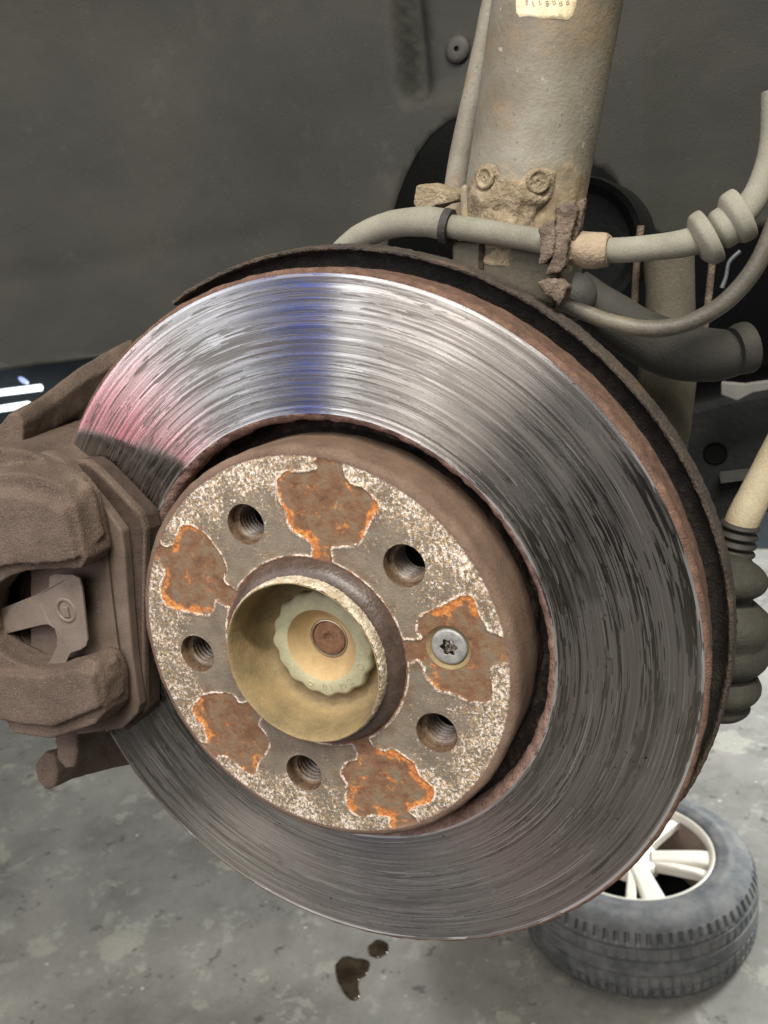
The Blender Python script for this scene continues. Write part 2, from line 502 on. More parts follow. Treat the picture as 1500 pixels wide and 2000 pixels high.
m_boot = rusty('rubber_boot', [(0.0175, 0.0154, 0.0126), (0.028, 0.0252, 0.0203), (0.0385, 0.035, 0.028)], .05, 1.0, .6, .3, .35)
m_bell = rusty('green_grey_housing', [(.018, .017, .013), (.033, .031, .024), (.048, .045, .036)], .03, .8, .7, .4, .3)


def liner_material():
    g = M('liner_plastic')
    a = g.noise(.008, 5, .55)
    c = g.ramp(a, [(.32, (.022, .0222, .018)), (.5, (.0275, .0275, .0222)), (.68, (.034, .0335, .0268))])
    c = g.mix(g.step(g.noise(.10, 2, .5), .69, .74, 0, .45), c, (.028, .026, .021))
    c = g.mix(g.step(g.noise(.03, 5, .7, g.vec('ADD', g.obj, (7, 100, 3))), .60, .72, 0, .35), c, (.05, .049, .04))
    c = g.mix(g.step(g.noise(.25, 3, .6), .66, .72, 0, .25), c, (.055, .053, .043))
    h = g.math('ADD', g.noise(.02, 4), g.math('MULTIPLY', g.noise(.9, 3), .12))
    return g.out(c, .75, 0, g.bump(h, 1.6), .25)


m_liner = liner_material()


def floor_material():
    g = M('worn_concrete')
    a = g.noise(.0022, 7, .68); b = g.noise(.011, 6, .7)
    c = g.ramp(a, [(.33, (.12, .116, .104)), (.5, (.175, .171, .152)), (.66, (.215, .21, .187))])
    c = g.mix(g.step(b, .57, .62, 0, .42), c, (.30, .295, .25))
    c = g.mix(g.step(g.noise(.0045, 6, .7, g.vec('ADD', g.obj, (300, 10, 0))), .585, .625, 0, .45), c, (.33, .325, .265))
    c = g.mix(g.step(g.noise(.016, 5, .7, g.vec('ADD', g.obj, (30, 900, 0))), .60, .68, 0, .7), c, (.055, .052, .045))
    c = g.mix(g.step(g.noise(.03, 2, .5, g.vec('ADD', g.obj, (30, 100, 0))), .73, .76, 0, .8), c, (.50, .44, .36))
    c = g.mix(g.step(g.noise(.09, 4, .7), .55, .70, 0, .4), c, (.09, .086, .075))
    rough = g.step(a, .35, .62, .22, .45)
    return g.out(c, rough, 0, g.bump(g.math('ADD', a, g.math('MULTIPLY', b, .3)), 6), .4)


m_floor = floor_material()


# ------------------------------------------------------------------ setting: floor, far wall
FZ = -1597
mesh('floor', [(-14000, -6000, FZ), (9000, -6000, FZ), (9000, 9000, FZ), (-14000, 9000, FZ)], [(0, 1, 2, 3)], m_floor)['kind'] = 'structure'
g = M('slate_wall_paint')
m_wall = g.out(g.ramp(g.noise(.002, 4), [(.35, (.012, .016, .018)), (.65, (.028, .036, .040))]), .6, 0, None, .3)
wl = mesh('workshop_wall', [(-14000, 5000, FZ), (6000, 5000, FZ), (6000, 5000, 2500), (-14000, 5000, 2500),
                            (-14000, 5150, FZ), (6000, 5150, FZ), (6000, 5150, 2500), (-14000, 5150, 2500)],
          [(0, 1, 2, 3), (4, 5, 6, 7), (3, 2, 6, 7), (0, 4, 7, 3), (1, 5, 6, 2), (0, 1, 5, 4)], m_wall, None, False)
wl['kind'] = 'structure'

# ------------------------------------------------------------------ brake disc
disc = thing('brake_disc', (0, 20, -151), 'scored steel brake disc with rusty hub face, held by one screw', 'brake disc')
RI, RO, YF = 97.3, 151.2, 15.7
SEG = 480


def annulus():
    nr = 54
    vs, fs, uv = [], [], []
    rs = np.random.RandomState(5)
    gro = np.cumsum(rs.normal(0, .022, nr + 1)); gro -= np.linspace(gro[0], gro[-1], nr + 1)
    for i in range(SEG + 1):
        a = pi * 1.0 + 2 * pi * i / SEG
        for j in range(nr + 1):
            r = RI + (RO - RI) * j / nr
            y = YF + gro[j] * .8 + .05 * exp(-((j - nr / 2) / 18) ** 2)
            vs.append((r * cos(a), y, r * sin(a)))
    for i in range(SEG):
        for j in range(nr):
            q = [(i, j), (i + 1, j), (i + 1, j + 1), (i, j + 1)]
            fs.append([a * (nr + 1) + b for a, b in q])
            uv += [(b / nr, a / SEG) for a, b in q]
    me = bpy.data.meshes.new('friction_face')
    me.from_pydata([(v[0] * S, v[1] * S, v[2] * S) for v in vs], [], fs)
    l = me.uv_layers.new(name='UVMap')
    l.data.foreach_set('uv', [c for q in uv for c in q])
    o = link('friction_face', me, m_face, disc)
    me.flip_normals() if me.polygons[0].normal.y > 0 else None
    return o


annulus()


def rough_ring(amp, s):
    def f(a, r, y):
        n = nz(r * cos(a), y, r * sin(a), s, 4)
        return (n * amp, nz(r * cos(a) + 50, y * 2, r * sin(a), s, 3) * amp * .5)
    return f


rim_d = rough_ring(.42, .13)


def rim_disp(a, r, y):
    if y < YF + .1: return (0, 0)
    return rim_d(a, r, y)


lathe('outer_rim', [(RO, YF), (RO + .5, YF + .05), (RO + 1.2, YF + .5), (RO + 1.9, YF + 1.6), (RO + 2.1, YF + 3), (RO + 1.6, YF + 4.2), (RO + 1.4, YF + 5.5),
                    (RO + 1.5, YF + 8), (RO + 1.5, YF + 11), (RO + 1.4, YF + 14), (RO + 1.6, YF + 17), (RO + 1.5, YF + 20), (RO + .5, YF + 22), (RO - 6, YF + 22.4),
                    (RI, YF + 22.4)], m_rim, disc, 720, disp=rim_disp)


def lip_disp(a, r, y):
    if r > RI - .2: return (0, 0)
    n = nz(r * cos(a), y, r * sin(a), .17, 6)
    return (n * .7, nz(r * cos(a), y + 30, r * sin(a), .21, 5) * .5)


lathe('inner_lip', [(RI, YF), (RI - .4, YF + .15), (RI - 1.2, YF + .7), (RI - 2.2, YF + 1.6), (RI - 3.0, YF + 2.8), (RI - 3.3, YF + 4.2), (RI - 3.1, YF + 6), (RI - 3, YF + 9)],
      m_lip, disc, 720, disp=lip_disp)
lathe('neck', [(RI - 3.0, YF + 9), (RI - 2.0, YF + 14), (RI - 2.5, YF + 18), (RI - 6.0, YF + 19), (88.0, YF + 18), (87.4, YF + 12)], m_neck, disc, 360, disp=rough_ring(.9, .12))

# hat: rounded corner and drum side
RH = 84.6
lathe('hat_side', [(RH - .6, 0.0), (RH, .03), (RH + 1.2, .5), (RH + 2.2, 1.5), (RH + 2.6, 3.0), (RH + 2.7, 5.0), (RH + 2.7, 8), (RH + 2.7, 14), (RH + 2.7, 20), (RH + 2.7, 28)],
      m_hats, disc, 360, disp=lambda a, r, y: (0, 0) if y < .1 else rough_ring(.35, .12)(a, r, y))

HA = [radians(113.1 - 72 * k - .3) for k in range(5)]
HOLES = [(60 * cos(a), 60 * sin(a)) for a in HA]
SCREW = (59.9, 6.3)
RHOLE = 8.75
# pockets between the wheel's contact lands, one per gap between bolt holes
CANON = [(43.0, 6.6), (46.9, 6.2), (49.4, 7.5), (50.0, 11), (51.8, 15.2), (55.5, 17.0), (61.5, 17.3), (67.5, 17.3), (73.0, 17.2), (76.6, 15.2), (77.6, 11.5),
         (76.9, 7.6), (78.2, 5.2), (81.2, 4.0), (84.5, 4.4)]
LANDS_OUT = []
rp = random.Random(4)
for k in range(5):
    mid = HA[k] - radians(36)
    left = [(r + rp.uniform(-.8, .8), d + rp.uniform(-1.3, .9)) for r, d in CANON]
    right = [(r + rp.uniform(-.8, .8), -d + rp.uniform(-.9, 1.3)) for r, d in CANON]
    poly = [(40.0, 6.6)] + left + [(87, 4.4), (87, -4.4)] + right[::-1] + [(40.0, -6.6)]
    LANDS_OUT.append(spline([(r * cos(mid + radians(d)), r * sin(mid + radians(d))) for r, d in poly], 4))


def hat_face():
    v, f = fill(ring(0, 0, RH - .6, 360), [ring(0, 0, 36.4, 160)] + [ring(x, z, RHOLE, 56) for x, z in HOLES] + [ring(*SCREW, 9.2, 48)], .72)
    x, z = v[:, 0], v[:, 1]
    rr = np.hypot(x, z)
    sd = rr - 42.3
    for p in LANDS_OUT: sd = np.minimum(sd, -polydist(p, x, z))
    y = np.where(sd > 0, 0, .45 * np.clip(-sd / 1.0, 0, 1))          # pockets sit a little lower
    y = y + np.array([nz(a, 0, b, .5, 3) for a, b in v]) * np.where(sd > 0, .05, .16)
    y = y - .18 * np.exp(-((sd - .2) / .7) ** 2)                      # corroded ridge stands proud
    fixed = rr > RH - 1.2
    y[fixed] *= .0
    o = mesh('hat_face', [(a, b, c) for a, b, c in zip(x, y, z)], f, m_hat, disc)
    for nme, dat in (('land', sd), ('radius', rr)):
        at = o.data.attributes.new(nme, 'FLOAT', 'POINT'); at.data.foreach_set('value', dat.astype(np.float32))


hat_face()
for x, z in HOLES:
    lathe('bolt_hole', [(RHOLE + .05, .05), (RHOLE - .1, .5), (RHOLE - .35, .9), (RHOLE - .4, 4.8), (RHOLE - 1.2, 5.1)], m_thread, disc, 48, (x, z))
lathe('screw_seat', [(9.25, .3), (9.0, .6), (7.0, 2.6), (5, 2.7)], m_barrel, disc, 48, SCREW)

# retaining screw with a six-lobed socket
g = M('screw_zinc')
m_screw = g.out(g.ramp(g.noise(.3, 4), [(.35, (.22, .225, .215)), (.65, (.33, .33, .31))]), .55, .5, g.bump(g.noise(1.5, 3), .12))
g = M('socket_steel'); m_sock = g.out(g.ramp(g.noise(.8, 3), [(.4, (.16, .15, .13)), (.6, (.45, .42, .38))]), .25, 1.0)


def lobes(a, r, y, j):
    return r * (1 + .16 * cos(6 * a)) if r < 3.3 and j < 20 else r


sc = lathe('retaining_screw', [(7.3, 2.5), (7.35, 1.3), (7.0, .75), (6.4, .55), (4.3, .55), (3.25, .6), (3.1, .8)], m_screw, disc, 96, SCREW, rad=lobes)
lathe('socket', [(3.12, .75), (2.95, 1.0), (2.6, 4.2), (1.6, 4.3), (.01, 3.6)], m_sock, sc, 96, SCREW, rad=lobes)

# ------------------------------------------------------------------ wheel hub in the middle
hub = thing('wheel_hub', (0, 20, -36), 'dusty yellow-grey hub barrel standing out of the rusty disc centre', 'wheel hub')
m_collar = rusty('collar_brown', [(.03, .02, .015), (.06, .041, .031), (.105, .076, .06)], .10, .7, .38, .3, .5)
lathe('collar', [(41.4, .5), (41.0, -.4), (40.4, -1.8), (39.6, -3.2), (38.6, -4.2), (37.4, -4.9), (36.2, -5.3), (35.6, -5.4)], m_collar, hub, 240, disp=rough_ring(.25, .1))
m_crust = rusty('white_crust', [(.22, .17, .11), (.48, .41, .30), (.78, .73, .64)], .22, 1.0, .9, 1.0, .2, speck=(.20, .12, .06))


def crust_disp(a, r, y):
    n = max(0, nz(r * cos(a), y, r * sin(a), .55, 5) + .1) * (.25 + .75 * max(0, cos(a - radians(30))))
    return (n * .8, -n * .25)


lathe('barrel_rim', [(35.6, -5.3), (35.6, -7.0), (35.7, -8.6), (35.5, -10.0), (35.1, -11.0), (34.9, -11.3)], m_crust, hub, 420, disp=crust_disp)
lathe('barrel', [(34.9, -11.3), (34.5, -11.4), (34.2, -11.1), (33.8, -9.5), (33.1, -5), (32.9, 0), (32.6, 6), (31.8, 10), (30.2, 12.0), (27.5, 13.0), (24, 13.5), (21.5, 13.5)],
      m_barrel, hub, 240, disp=rough_ring(.16, .2))
for k, (x, z) in enumerate(HOLES):
    pr = []
    y = 5.1
    while y < 21:
        pr += [(8.0, y), (6.6, y + .9), (6.6, y + 1.1), (8.0, y + 2.0)]; y += 2.3
    lathe('threaded_hole', [(RHOLE - .8, 5.0)] + pr + [(7.5, 24)], m_thr2, hub, 40, (x, z), sharp=25)
    lathe('hole_dark_cap', [(7.6, 17), (7.4, 18), (.01, 18)], m_black, hub, 24, (x, z))  # black cap painting the dark depth of an open hole


def scallop(a, r, y, j):
    if r > 21.5: return r + .55 * cos(16 * a) + .25 * cos(8 * a + .7)
    return r


nut = thing('axle_nut', (0, 10, -23), 'scalloped pale zinc axle nut sunk inside the hub barrel', 'nut')
fl_ = lathe('flange', [(22.6, 13.4), (23.4, 12.6), (23.6, 9.2), (23.2, 7.6), (22.4, 6.9), (21.8, 6.6), (19, 6.5), (16.6, 6.5), (16.2, 6.7)], m_nut, nut, 256, rad=scallop)
lathe('cone', [(16.2, 6.7), (15.8, 7.3), (13.5, 10.4), (11.0, 13.0), (9.6, 14.0), (9.0, 14.2), (8.9, 15)], m_cone, nut, 160)
st = thing('axle_stub', (0, 15, -8), 'round rust-brown axle end in the bottom of the nut', 'axle')
m_ringst = M('bright_ring').out((.34, .28, .19), .4, .6)
lathe('ring', [(9.0, 15.5), (8.7, 14.2), (8.2, 14.0), (7.9, 14.4), (7.9, 15.2), (7.6, 15.4)], m_ringst, st, 80)
lathe('end_face', [(7.7, 16), (7.5, 14.6), (7.1, 14.2), (5.0, 14.0), (2.9, 13.9), (2.1, 14.6), (1.2, 15.4), (.01, 15.6)], m_stub, st, 80, disp=rough_ring(.12, .4))


# small cast marks on the nut flange
def mark(name, a, r, rad_, hole, parent, stretch=1.0):
    cx, cz = r * cos(a), r * sin(a)
    vs, fs = [], []
    for i in range(20):
        t = 2 * pi * i / 20
        for rr, y in ((rad_, 6.55), (rad_ * .92, 6.22), (hole, 6.22), (hole * .9, 6.5)):
            u, v_ = rr * cos(t) * stretch, rr * sin(t)
            vs.append((cx + u * cos(a) - v_ * sin(a), y, cz + u * sin(a) + v_ * cos(a)))
    for i in range(20):
        for j in range(3):
            fs.append((i * 4 + j, ((i + 1) % 20) * 4 + j, ((i + 1) % 20) * 4 + j + 1, i * 4 + j + 1))
    return mesh(name, vs, fs, m_nut, parent)


mark('cast_mark', radians(-24), 19.2, 1.7, 1.2, fl_)
mark('cast_mark', radians(-113), 19.4, 1.5, 1.0, fl_, .8)


def text(name, body, size, loc, rot, mat, parent, ext=.15):
    c = bpy.data.curves.new(name, 'FONT'); c.body = body; c.size = size * S; c.extrude = ext * S
    c.align_x = 'CENTER'; c.align_y = 'CENTER'
    o = bpy.data.objects.new(name, c); scn.collection.objects.link(o)
    me = bpy.data.meshes.new_from_object(o.evaluated_get(bpy.context.evaluated_depsgraph_get()))
    bpy.data.objects.remove(o); bpy.data.curves.remove(c)
    o = bpy.data.objects.new(name, me); scn.collection.objects.link(o)
    me.materials.clear(); me.materials.append(mat); o.parent = parent
    o.rotation_euler = rot
    t = Vector((0, 0, 0)); q = parent
    while q: t += q.location; q = q.parent
    o.location = Vector([v * S for v in loc]) - t
    return o


for a, ch in ((-93, '0'), (-83, '1'), (-66, 'M'), (-52, '2')):
    ar = radians(a)
    text('raised_digit', ch, 4.0, (19.3 * cos(ar), 6.4, 19.3 * sin(ar)), (pi / 2, -(ar + pi / 2), 0), m_nut, fl_)

# ------------------------------------------------------------------ dust shield
sh = thing('dust_shield', (0, 45, -160), 'black dirt-caked splash shield ring curving behind the disc rim', 'splash shield')
A0, A1 = radians(-62), radians(116.5)


def sh_d(a, r, y):
    n = nz(r * cos(a), y, r * sin(a), .5, 4)
    return (n * .4, nz(r * cos(a), y + 40, r * sin(a), .3, 3) * .4)


def sh_r(a, r, y, j):
    d = math.degrees(a)
    if r > 150: r += 5.5 * max(0, min(1, (d - 72) / 42)) ** 1.2
    if r > 150: r += .5 * sin(5 * a + 1) + (-26 * ((-28 - d) / 34) ** 1.3 if d < -28 else 0) * (1 if r > 155 else .3)
    return r


lathe('plate', [(60, 51), (120, 51), (146, 51), (153, 50.5), (156, 48.5), (157.2, 45.5)], m_shield, sh, 360, a0=A0, a1=A1, disp=sh_d, rad=sh_r)
lathe('rolled_edge', [(157.2, 45.5), (157.5, 43.4), (158.0, 42.6), (158.8, 42.5), (159.4, 43.2), (159.7, 46), (160.0, 49), (160.2, 52), (159.8, 54.5), (158, 56), (150, 56.5), (60, 57)],
      m_shield_e, sh, 360, a0=A0, a1=A1, disp=sh_d, rad=sh_r)

# ------------------------------------------------------------------ brake pad and caliper
pad = thing('brake_pad', (-110, 0, -45), 'dusty brown outer brake pad clamped against the disc by the caliper', 'brake pad')
pl = [(60, 880), (95, 885), (130, 903), (165, 945), (202, 990), (238, 1038), (243, 1080), (250, 1180), (259, 1290), (272, 1378), (268, 1394), (238, 1424), (120, 1440), (60, 1300), (60, 1000)]
o = bevel(slab('backing_plate', pl, -3.5, 2.0, m_pad, pad), .9, 2)
pl = [(80, 882), (120, 897), (158, 940), (200, 1003), (207, 1060), (215, 1140), (226, 1230), (238, 1315), (243, 1370), (225, 1400), (120, 1430), (60, 1300), (60, 1000)]
shim = bevel(slab('shim', pl, -5.0, -3.7, m_pad, pad), .4, 2)
pl = [(128, 912), (143, 894), (172, 895), (190, 908), (240, 958), (279, 1000), (288, 1030), (285, 1200), (287, 1385), (255, 1420), (150, 1400), (120, 1000)]
bevel(slab('friction_lining', [(x - 6, y + 8) for x, y in pl], 2.0, YF - .3, m_friction, pad), 1.6, 3)
bevel(slab('lining_plate', [(x - 4, y + 5) for x, y in pl], 2.2, 6.5, m_cal, pad), 1.0, 2)

cal = thing('brake_caliper', (-150, 10, -60), 'brown dust-coated cast brake caliper at the left of the disc', 'brake caliper')
front = [(-150, 940), (-40, 930), (20, 924), (62, 926), (118, 948), (146, 985), (160, 1050), (168, 1092), (158, 1112), (96, 1113), (50, 1116), (18, 1126), (-6, 1142), (-26, 1170),
         (-32, 1212), (-24, 1250), (2, 1278), (38, 1298), (78, 1308), (126, 1304), (168, 1287), (188, 1296), (203, 1330), (206, 1390), (184, 1416), (98, 1444), (28, 1434), (4, 1402), (-60, 1392), (-150, 1390)]
cal_front = [P(x, y, -21) for x, y in front]


def scaled(poly, k, Y):
    cx = sum(p[0] for p in poly) / len(poly); cz = sum(p[2] for p in poly) / len(poly)
    return [(cx + (x - cx) * k, Y, cz + (z - cz) * k) for x, _, z in poly]


up = [P(x, y, -25) for x, y in [(-150, 975), (20, 968), (90, 985), (122, 1000), (136, 1055), (146, 1095), (110, 1103), (20, 1106), (-150, 1140)]]
lo = [P(x, y, -25) for x, y in [(-150, 1330), (10, 1318), (80, 1322), (150, 1306), (178, 1318), (190, 1385), (100, 1422), (40, 1416), (-150, 1380)]]
br = [P(x, y, -8) for x, y in [(-150, 880), (-20, 872), (38, 878), (80, 892), (118, 925), (140, 962), (100, 985), (-150, 980)]]
vs, fs = [], []
for r0, r1 in ((cal_front, [(x, -5.4, z) for x, _, z in scaled(cal_front, 1.03, 0)]),
               (up, [(x + 2, -10, z + 8) for x, _, z in scaled(up, 1.12, 0)]),
               (lo, [(x, -10, z + 1) for x, _, z in scaled(lo, 1.08, 0)]),
               (br, [(x - 8, 55, z + 2) for x, _, z in br])):
    n0, k = len(vs), len(r0)
    vs += r0 + r1
    fs += [(n0 + i, n0 + (i + 1) % k, n0 + k + (i + 1) % k, n0 + k + i) for i in range(k)]
    fs += [tuple(n0 + i for i in range(k)), tuple(n0 + k + i for i in range(k))]
b = mesh('body', vs, fs, m_cal, cal)
cast(b, .9, 9, .5, 2.2)
back = [P(x, y, -6) for x, y in [(-150, 1140), (-40, 1140), (-10, 1190), (20, 1230), (55, 1262), (110, 1290), (60, 1330), (-150, 1330)]]
b = loft('cutout_floor', [back, [(x, 6, z) for x, _, z in back]], m_cal, cal, True); cast(b, 1.3, 4, .4, 6)
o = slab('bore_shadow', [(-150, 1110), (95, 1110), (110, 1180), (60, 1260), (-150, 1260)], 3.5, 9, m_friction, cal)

# spring clip riveted to the pad, in the caliper's cut-out
cl = thing('spring_clip', (-110, -14, 20), 'flat grey steel pad spring clip with round boss between the caliper fingers', 'clip')
cp = [(96, 1126), (108, 1121), (142, 1123), (155, 1131), (160, 1150), (165, 1195), (171, 1250), (168, 1262), (158, 1269), (138, 1276), (131, 1288), (128, 1300), (120, 1307), (104, 1305), (90, 1301), (100, 1286), (110, 1264), (111, 1244), (106, 1228), (94, 1220),
      (82, 1221), (8, 1239), (-2, 1232), (-6, 1192), (20, 1182), (70, 1162), (95, 1148)]


def clip_y(px):
    return -14 + max(0, (92 - px)) * .045 if px < 92 else -14


f0 = [P(x, y, clip_y(x)) for x, y in cp]
o = loft('clip_plate', [f0, [(x, y + 1.3, z) for x, y, z in f0]], m_clip, cl)
bevel(o, .35, 2)
c = P(128, 1192, -14)
bs_ = lathe('boss', [(6.2, -13.9), (5.8, -14.3), (4.9, -14.4), (4.4, -14.1), (4.2, -13.9)], m_clip, o, 48, (c[0], c[2]))
bx = [(c[0] + sx * 1.9, -14.6, c[2] - .8 + sz * 2.7) for sx, sz in ((-1, -1), (1, -1), (1, 1), (-1, 1))]
bevel(loft('rivet', [bx, [(x, -13.5, z) for x, _, z in bx]], m_clip, o), .8, 3)
# scratched stamping on the pad plate, worn past reading
for k, (x, y, t, s_) in enumerate([(172, 1135, 'B8', 3.0), (178, 1150, 'HB', 3.0), (190, 1160, '68', 3.0), (191, 1180, 'H', 3.4), (189, 1196, 'F', 3.4)]):
    q = P(x, y, -5.15)
    text('stamped_mark', t, s_, q, (pi / 2, radians(90), 0), m_clip, shim, .08)

# carrier bracket behind the caliper
ca = thing('caliper_bracket', (-170, 30, -110), 'brown cast carrier bracket reaching back behind the disc edge', 'bracket')
r0 = [P(x, y, 6) for x, y in [(-30, 850), (-2, 832), (14, 809), (36, 808), (46, 828), (44, 868), (20, 880), (-30, 886)]]
r1 = [P(x, y, 30) for x, y in [(20, 815), (48, 800), (70, 783), (92, 768), (104, 790), (104, 840), (80, 866), (30, 870)]]
r2 = [P(x, y, 60) for x, y in [(90, 770), (120, 748), (142, 728), (162, 712), (180, 735), (178, 790), (150, 830), (100, 830)]]
r3 = [P(x, y, 92) for x, y in [(170, 730), (190, 705), (215, 682), (258, 660), (280, 690), (270, 740), (230, 790), (180, 790)]]
b = loft('upper_arm', [r0, r1, r2, r3], m_cal, ca, True); cast(b, 1.2, 6, .8, 5)
r0 = [P(x, y, 4) for x, y in [(66, 1494), (86, 1468), (104, 1476), (113, 1508), (106, 1538), (88, 1544), (70, 1518)]]
r1 = [P(x, y, 22) for x, y in [(108, 1492), (120, 1460), (150, 1452), (166, 1470), (166, 1505), (140, 1522), (112, 1520)]]
r2 = [P(x, y, 45) for x, y in [(170, 1470), (185, 1440), (230, 1420), (262, 1440), (262, 1492), (225, 1499), (180, 1503)]]
b = loft('lower_arm', [r0, r1, r2], m_cal, ca, True); cast(b, 1.2, 5, .7, 5)
r0 = [P(x, y, -4) for x, y in [(106, 1440), (150, 1430), (152, 1470), (146, 1500), (128, 1503), (112, 1485)]]
b = loft('lug', [r0, [(x, 20, z + 3) for x, _, z in r0]], m_cal, ca, True); cast(b, 1.2, 5, .5, 5)

# ------------------------------------------------------------------ wheel arch liner
YL = 222


def L2(px, py):
    q = P(px, py, YL); return (q[0], q[2])


op_l = [L2(*q) for q in [(752, 520), (757, 470), (764, 425), (778, 378), (796, 335), (815, 300), (842, 264), (875, 238), (908, 222)]]
op_r = [L2(*q) for q in [(1010, 230), (1110, 285), (1152, 325), (1176, 330), (1203, 352), (1218, 390), (1230, 432), (1244, 452), (1290, 462), (1345, 458), (1420, 452)]]
outer = [(-560, 112), (-420, 113), (-300, 118), (-150, 120)] + op_l + op_r + [(300, 152), (420, 150), (420, 330), (420, 560), (100, 560), (-250, 560), (-560, 560), (-560, 330)]
v, f = fill(outer, [], 5.0)
rc0, rc1 = L2(782, 212), L2(955, 212)


def liner_y(x, z):
    y = YL
    if x < -120: y -= ((-120 - x) / 100) ** 2 * 13
    if z > 300: y -= ((z - 300) / 100) ** 2 * 22
    if x > 110: y += 16 * (1 - exp(-(x - 110) / 60)) + 6 * sin((x - 110) / 26) * exp(-((z - 210) / 70) ** 2)
    # stepped recess beside the strut
    s_ = lambda t: max(0, min(1, t)) ** 2 * (3 - 2 * max(0, min(1, t)))
    y += 24 * s_((x - rc0[0]) / 8) * s_((z - rc0[1]) / 10) * (1 - .7 * s_((x - rc0[0] - 9) / 12)) * s_((70 - x) / 8)
    y += .9 * nz(x, z, 0, .02, 3)
    if x < -100: y += 2.2 * exp(-((z - 190 - .04 * x) / 9) ** 2) * .5
    return y


lin = thing('wheel_arch_liner', (0, 222, 112), 'dusty dark grey plastic wheel arch liner behind the disc', 'liner')
o = mesh('shell', [(x, liner_y(x, z), z) for x, z in v], f, m_liner, lin)
sd = o.modifiers.new('thickness', 'SOLIDIFY'); sd.thickness = 2.5 * S; sd.offset = 1 if o.data.polygons[0].normal.y > 0 else -1
c = L2(886, 92)
cy = liner_y(*c)
m_fast = rusty('fastener_plastic', [(.025, .024, .02), (.038, .036, .03), (.055, .05, .042)], .05, 1, .6, .2, .3)
lathe('push_fastener', [(7.4, cy + 1), (7.3, cy - 1.2), (6.5, cy - 2.2), (4.5, cy - 2.9), (2.0, cy - 3.1), (1.5, cy - 3.0), (1.2, cy - .5), (.01, cy - .3)], m_fast, lin, 48, c)

# car structure behind the liner, its shade put into the near-black colour
ub = thing('car_underbody', (100, 450, -40), 'black shadowed car underbody seen through the liner opening', 'car body')
vs = [(-260, 430, -20), (900, 430, -20), (900, 430, 620), (-260, 430, 620), (-260, 445, -20), (900, 445, -20), (900, 445, 620), (-260, 445, 620)]
m_under = rusty('underbody_shade', [(0.0036, 0.0036, 0.0036), (0.0066, 0.0072, 0.0072), (0.0108, 0.0114, 0.0114)], .01, .3, .7, .5, .2)
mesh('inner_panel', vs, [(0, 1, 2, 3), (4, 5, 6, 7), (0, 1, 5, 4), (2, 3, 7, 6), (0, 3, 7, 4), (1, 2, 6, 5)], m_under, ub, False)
bevel(slab('frame_rail', [(1320, 800), (1420, 772), (1560, 745), (1600, 900), (1560, 985), (1500, 1000), (1452, 1052), (1400, 1075), (1330, 1060)], 300, 420, m_under, ub), 6, 3)
q = P(1397, 885, 299)
lathe('rail_hole', [(7.5, 299.0), (6.8, 298.4), (6.2, 299.8), (.01, 299.8)], m_black, ub, 32, (q[0], q[2]))
g = M('pale_primer'); m_pale = g.out(g.ramp(g.noise(.03, 4), [(.35, (.09, .088, .08)), (.65, (.14, .137, .125))]), .8)
bevel(slab('pale_flange', [(1408, 746), (1455, 750), (1560, 735), (1560, 752), (1470, 768), (1440, 784), (1408, 772)], 270, 276, m_pale, ub), 1, 2)
slab('rail_lip', [(1405, 928), (1500, 918), (1500, 932), (1408, 944)], 290, 300, m_dark, ub)

# ------------------------------------------------------------------ strut and its neighbours
stt = thing('suspension_strut', (75, 85, 140), 'dusty grey-tan suspension strut tube rising behind the disc', 'strut')
top = Vector(P(1108, -120, 84)); bot = Vector(P(1003, 520, 84))
dirs = (top - bot).normalized()
pts = [(*(bot + (top - bot) * t), 24.6 + .3 * t) for t in (0, .25, .5, .75, 1.0)]
tube('tube', pts, m_strut, stt, 64, 8, .25, .05)
sx = dirs.cross(Vector((0, 1, 0))).normalized()
if sx.x < 0: sx = -sx
sf = Vector((0, -1, 0)); sf = (sf - dirs * sf.dot(dirs)).normalized()


def on_strut(px, py, lift=0.0):
    """point on the strut's skin seen at this pixel"""
    d = Vector([AX[i][0] * (px - 750) / FPX - AX[i][1] * (py - 1000) / FPX - AX[i][2] for i in range(3)]).normalized()
    o_ = Vector(CAM) - bot
    a = d - dirs * d.dot(dirs); b_ = o_ - dirs * o_.dot(dirs)
    R = 24.8 + lift
    A, B, C_ = a.dot(a), 2 * a.dot(b_), b_.dot(b_) - R * R
    D = B * B - 4 * A * C_
    t = (-B - sqrt(max(D, 0))) / (2 * A)
    return Vector(CAM) + d * t


def wrap(name, poly, lift, mat, parent, step=6, rough=0.0):
    """thin sheet hugging the strut"""
    v, f = fill(poly, [], step)
    edge = polydist(poly, v[:, 0], v[:, 1])
    vs = []
    for (x, y), e in zip(v, edge):
        l = lift * min(1, max(0, e) / 6 + .15) + rough * nz(x, y, 0, .03, 4) * min(1, max(e, 0) / 10)
        vs.append(tuple(on_strut(x, y, l)))
    return mesh(name, vs, f, mat, parent)


lab = wrap('paper_label', [(1006, -50), (1008, 24), (1014, 33), (1060, 36), (1110, 39), (1119, 30), (1126, 5), (1130, -50)], .5, m_label, stt, 6, .25)
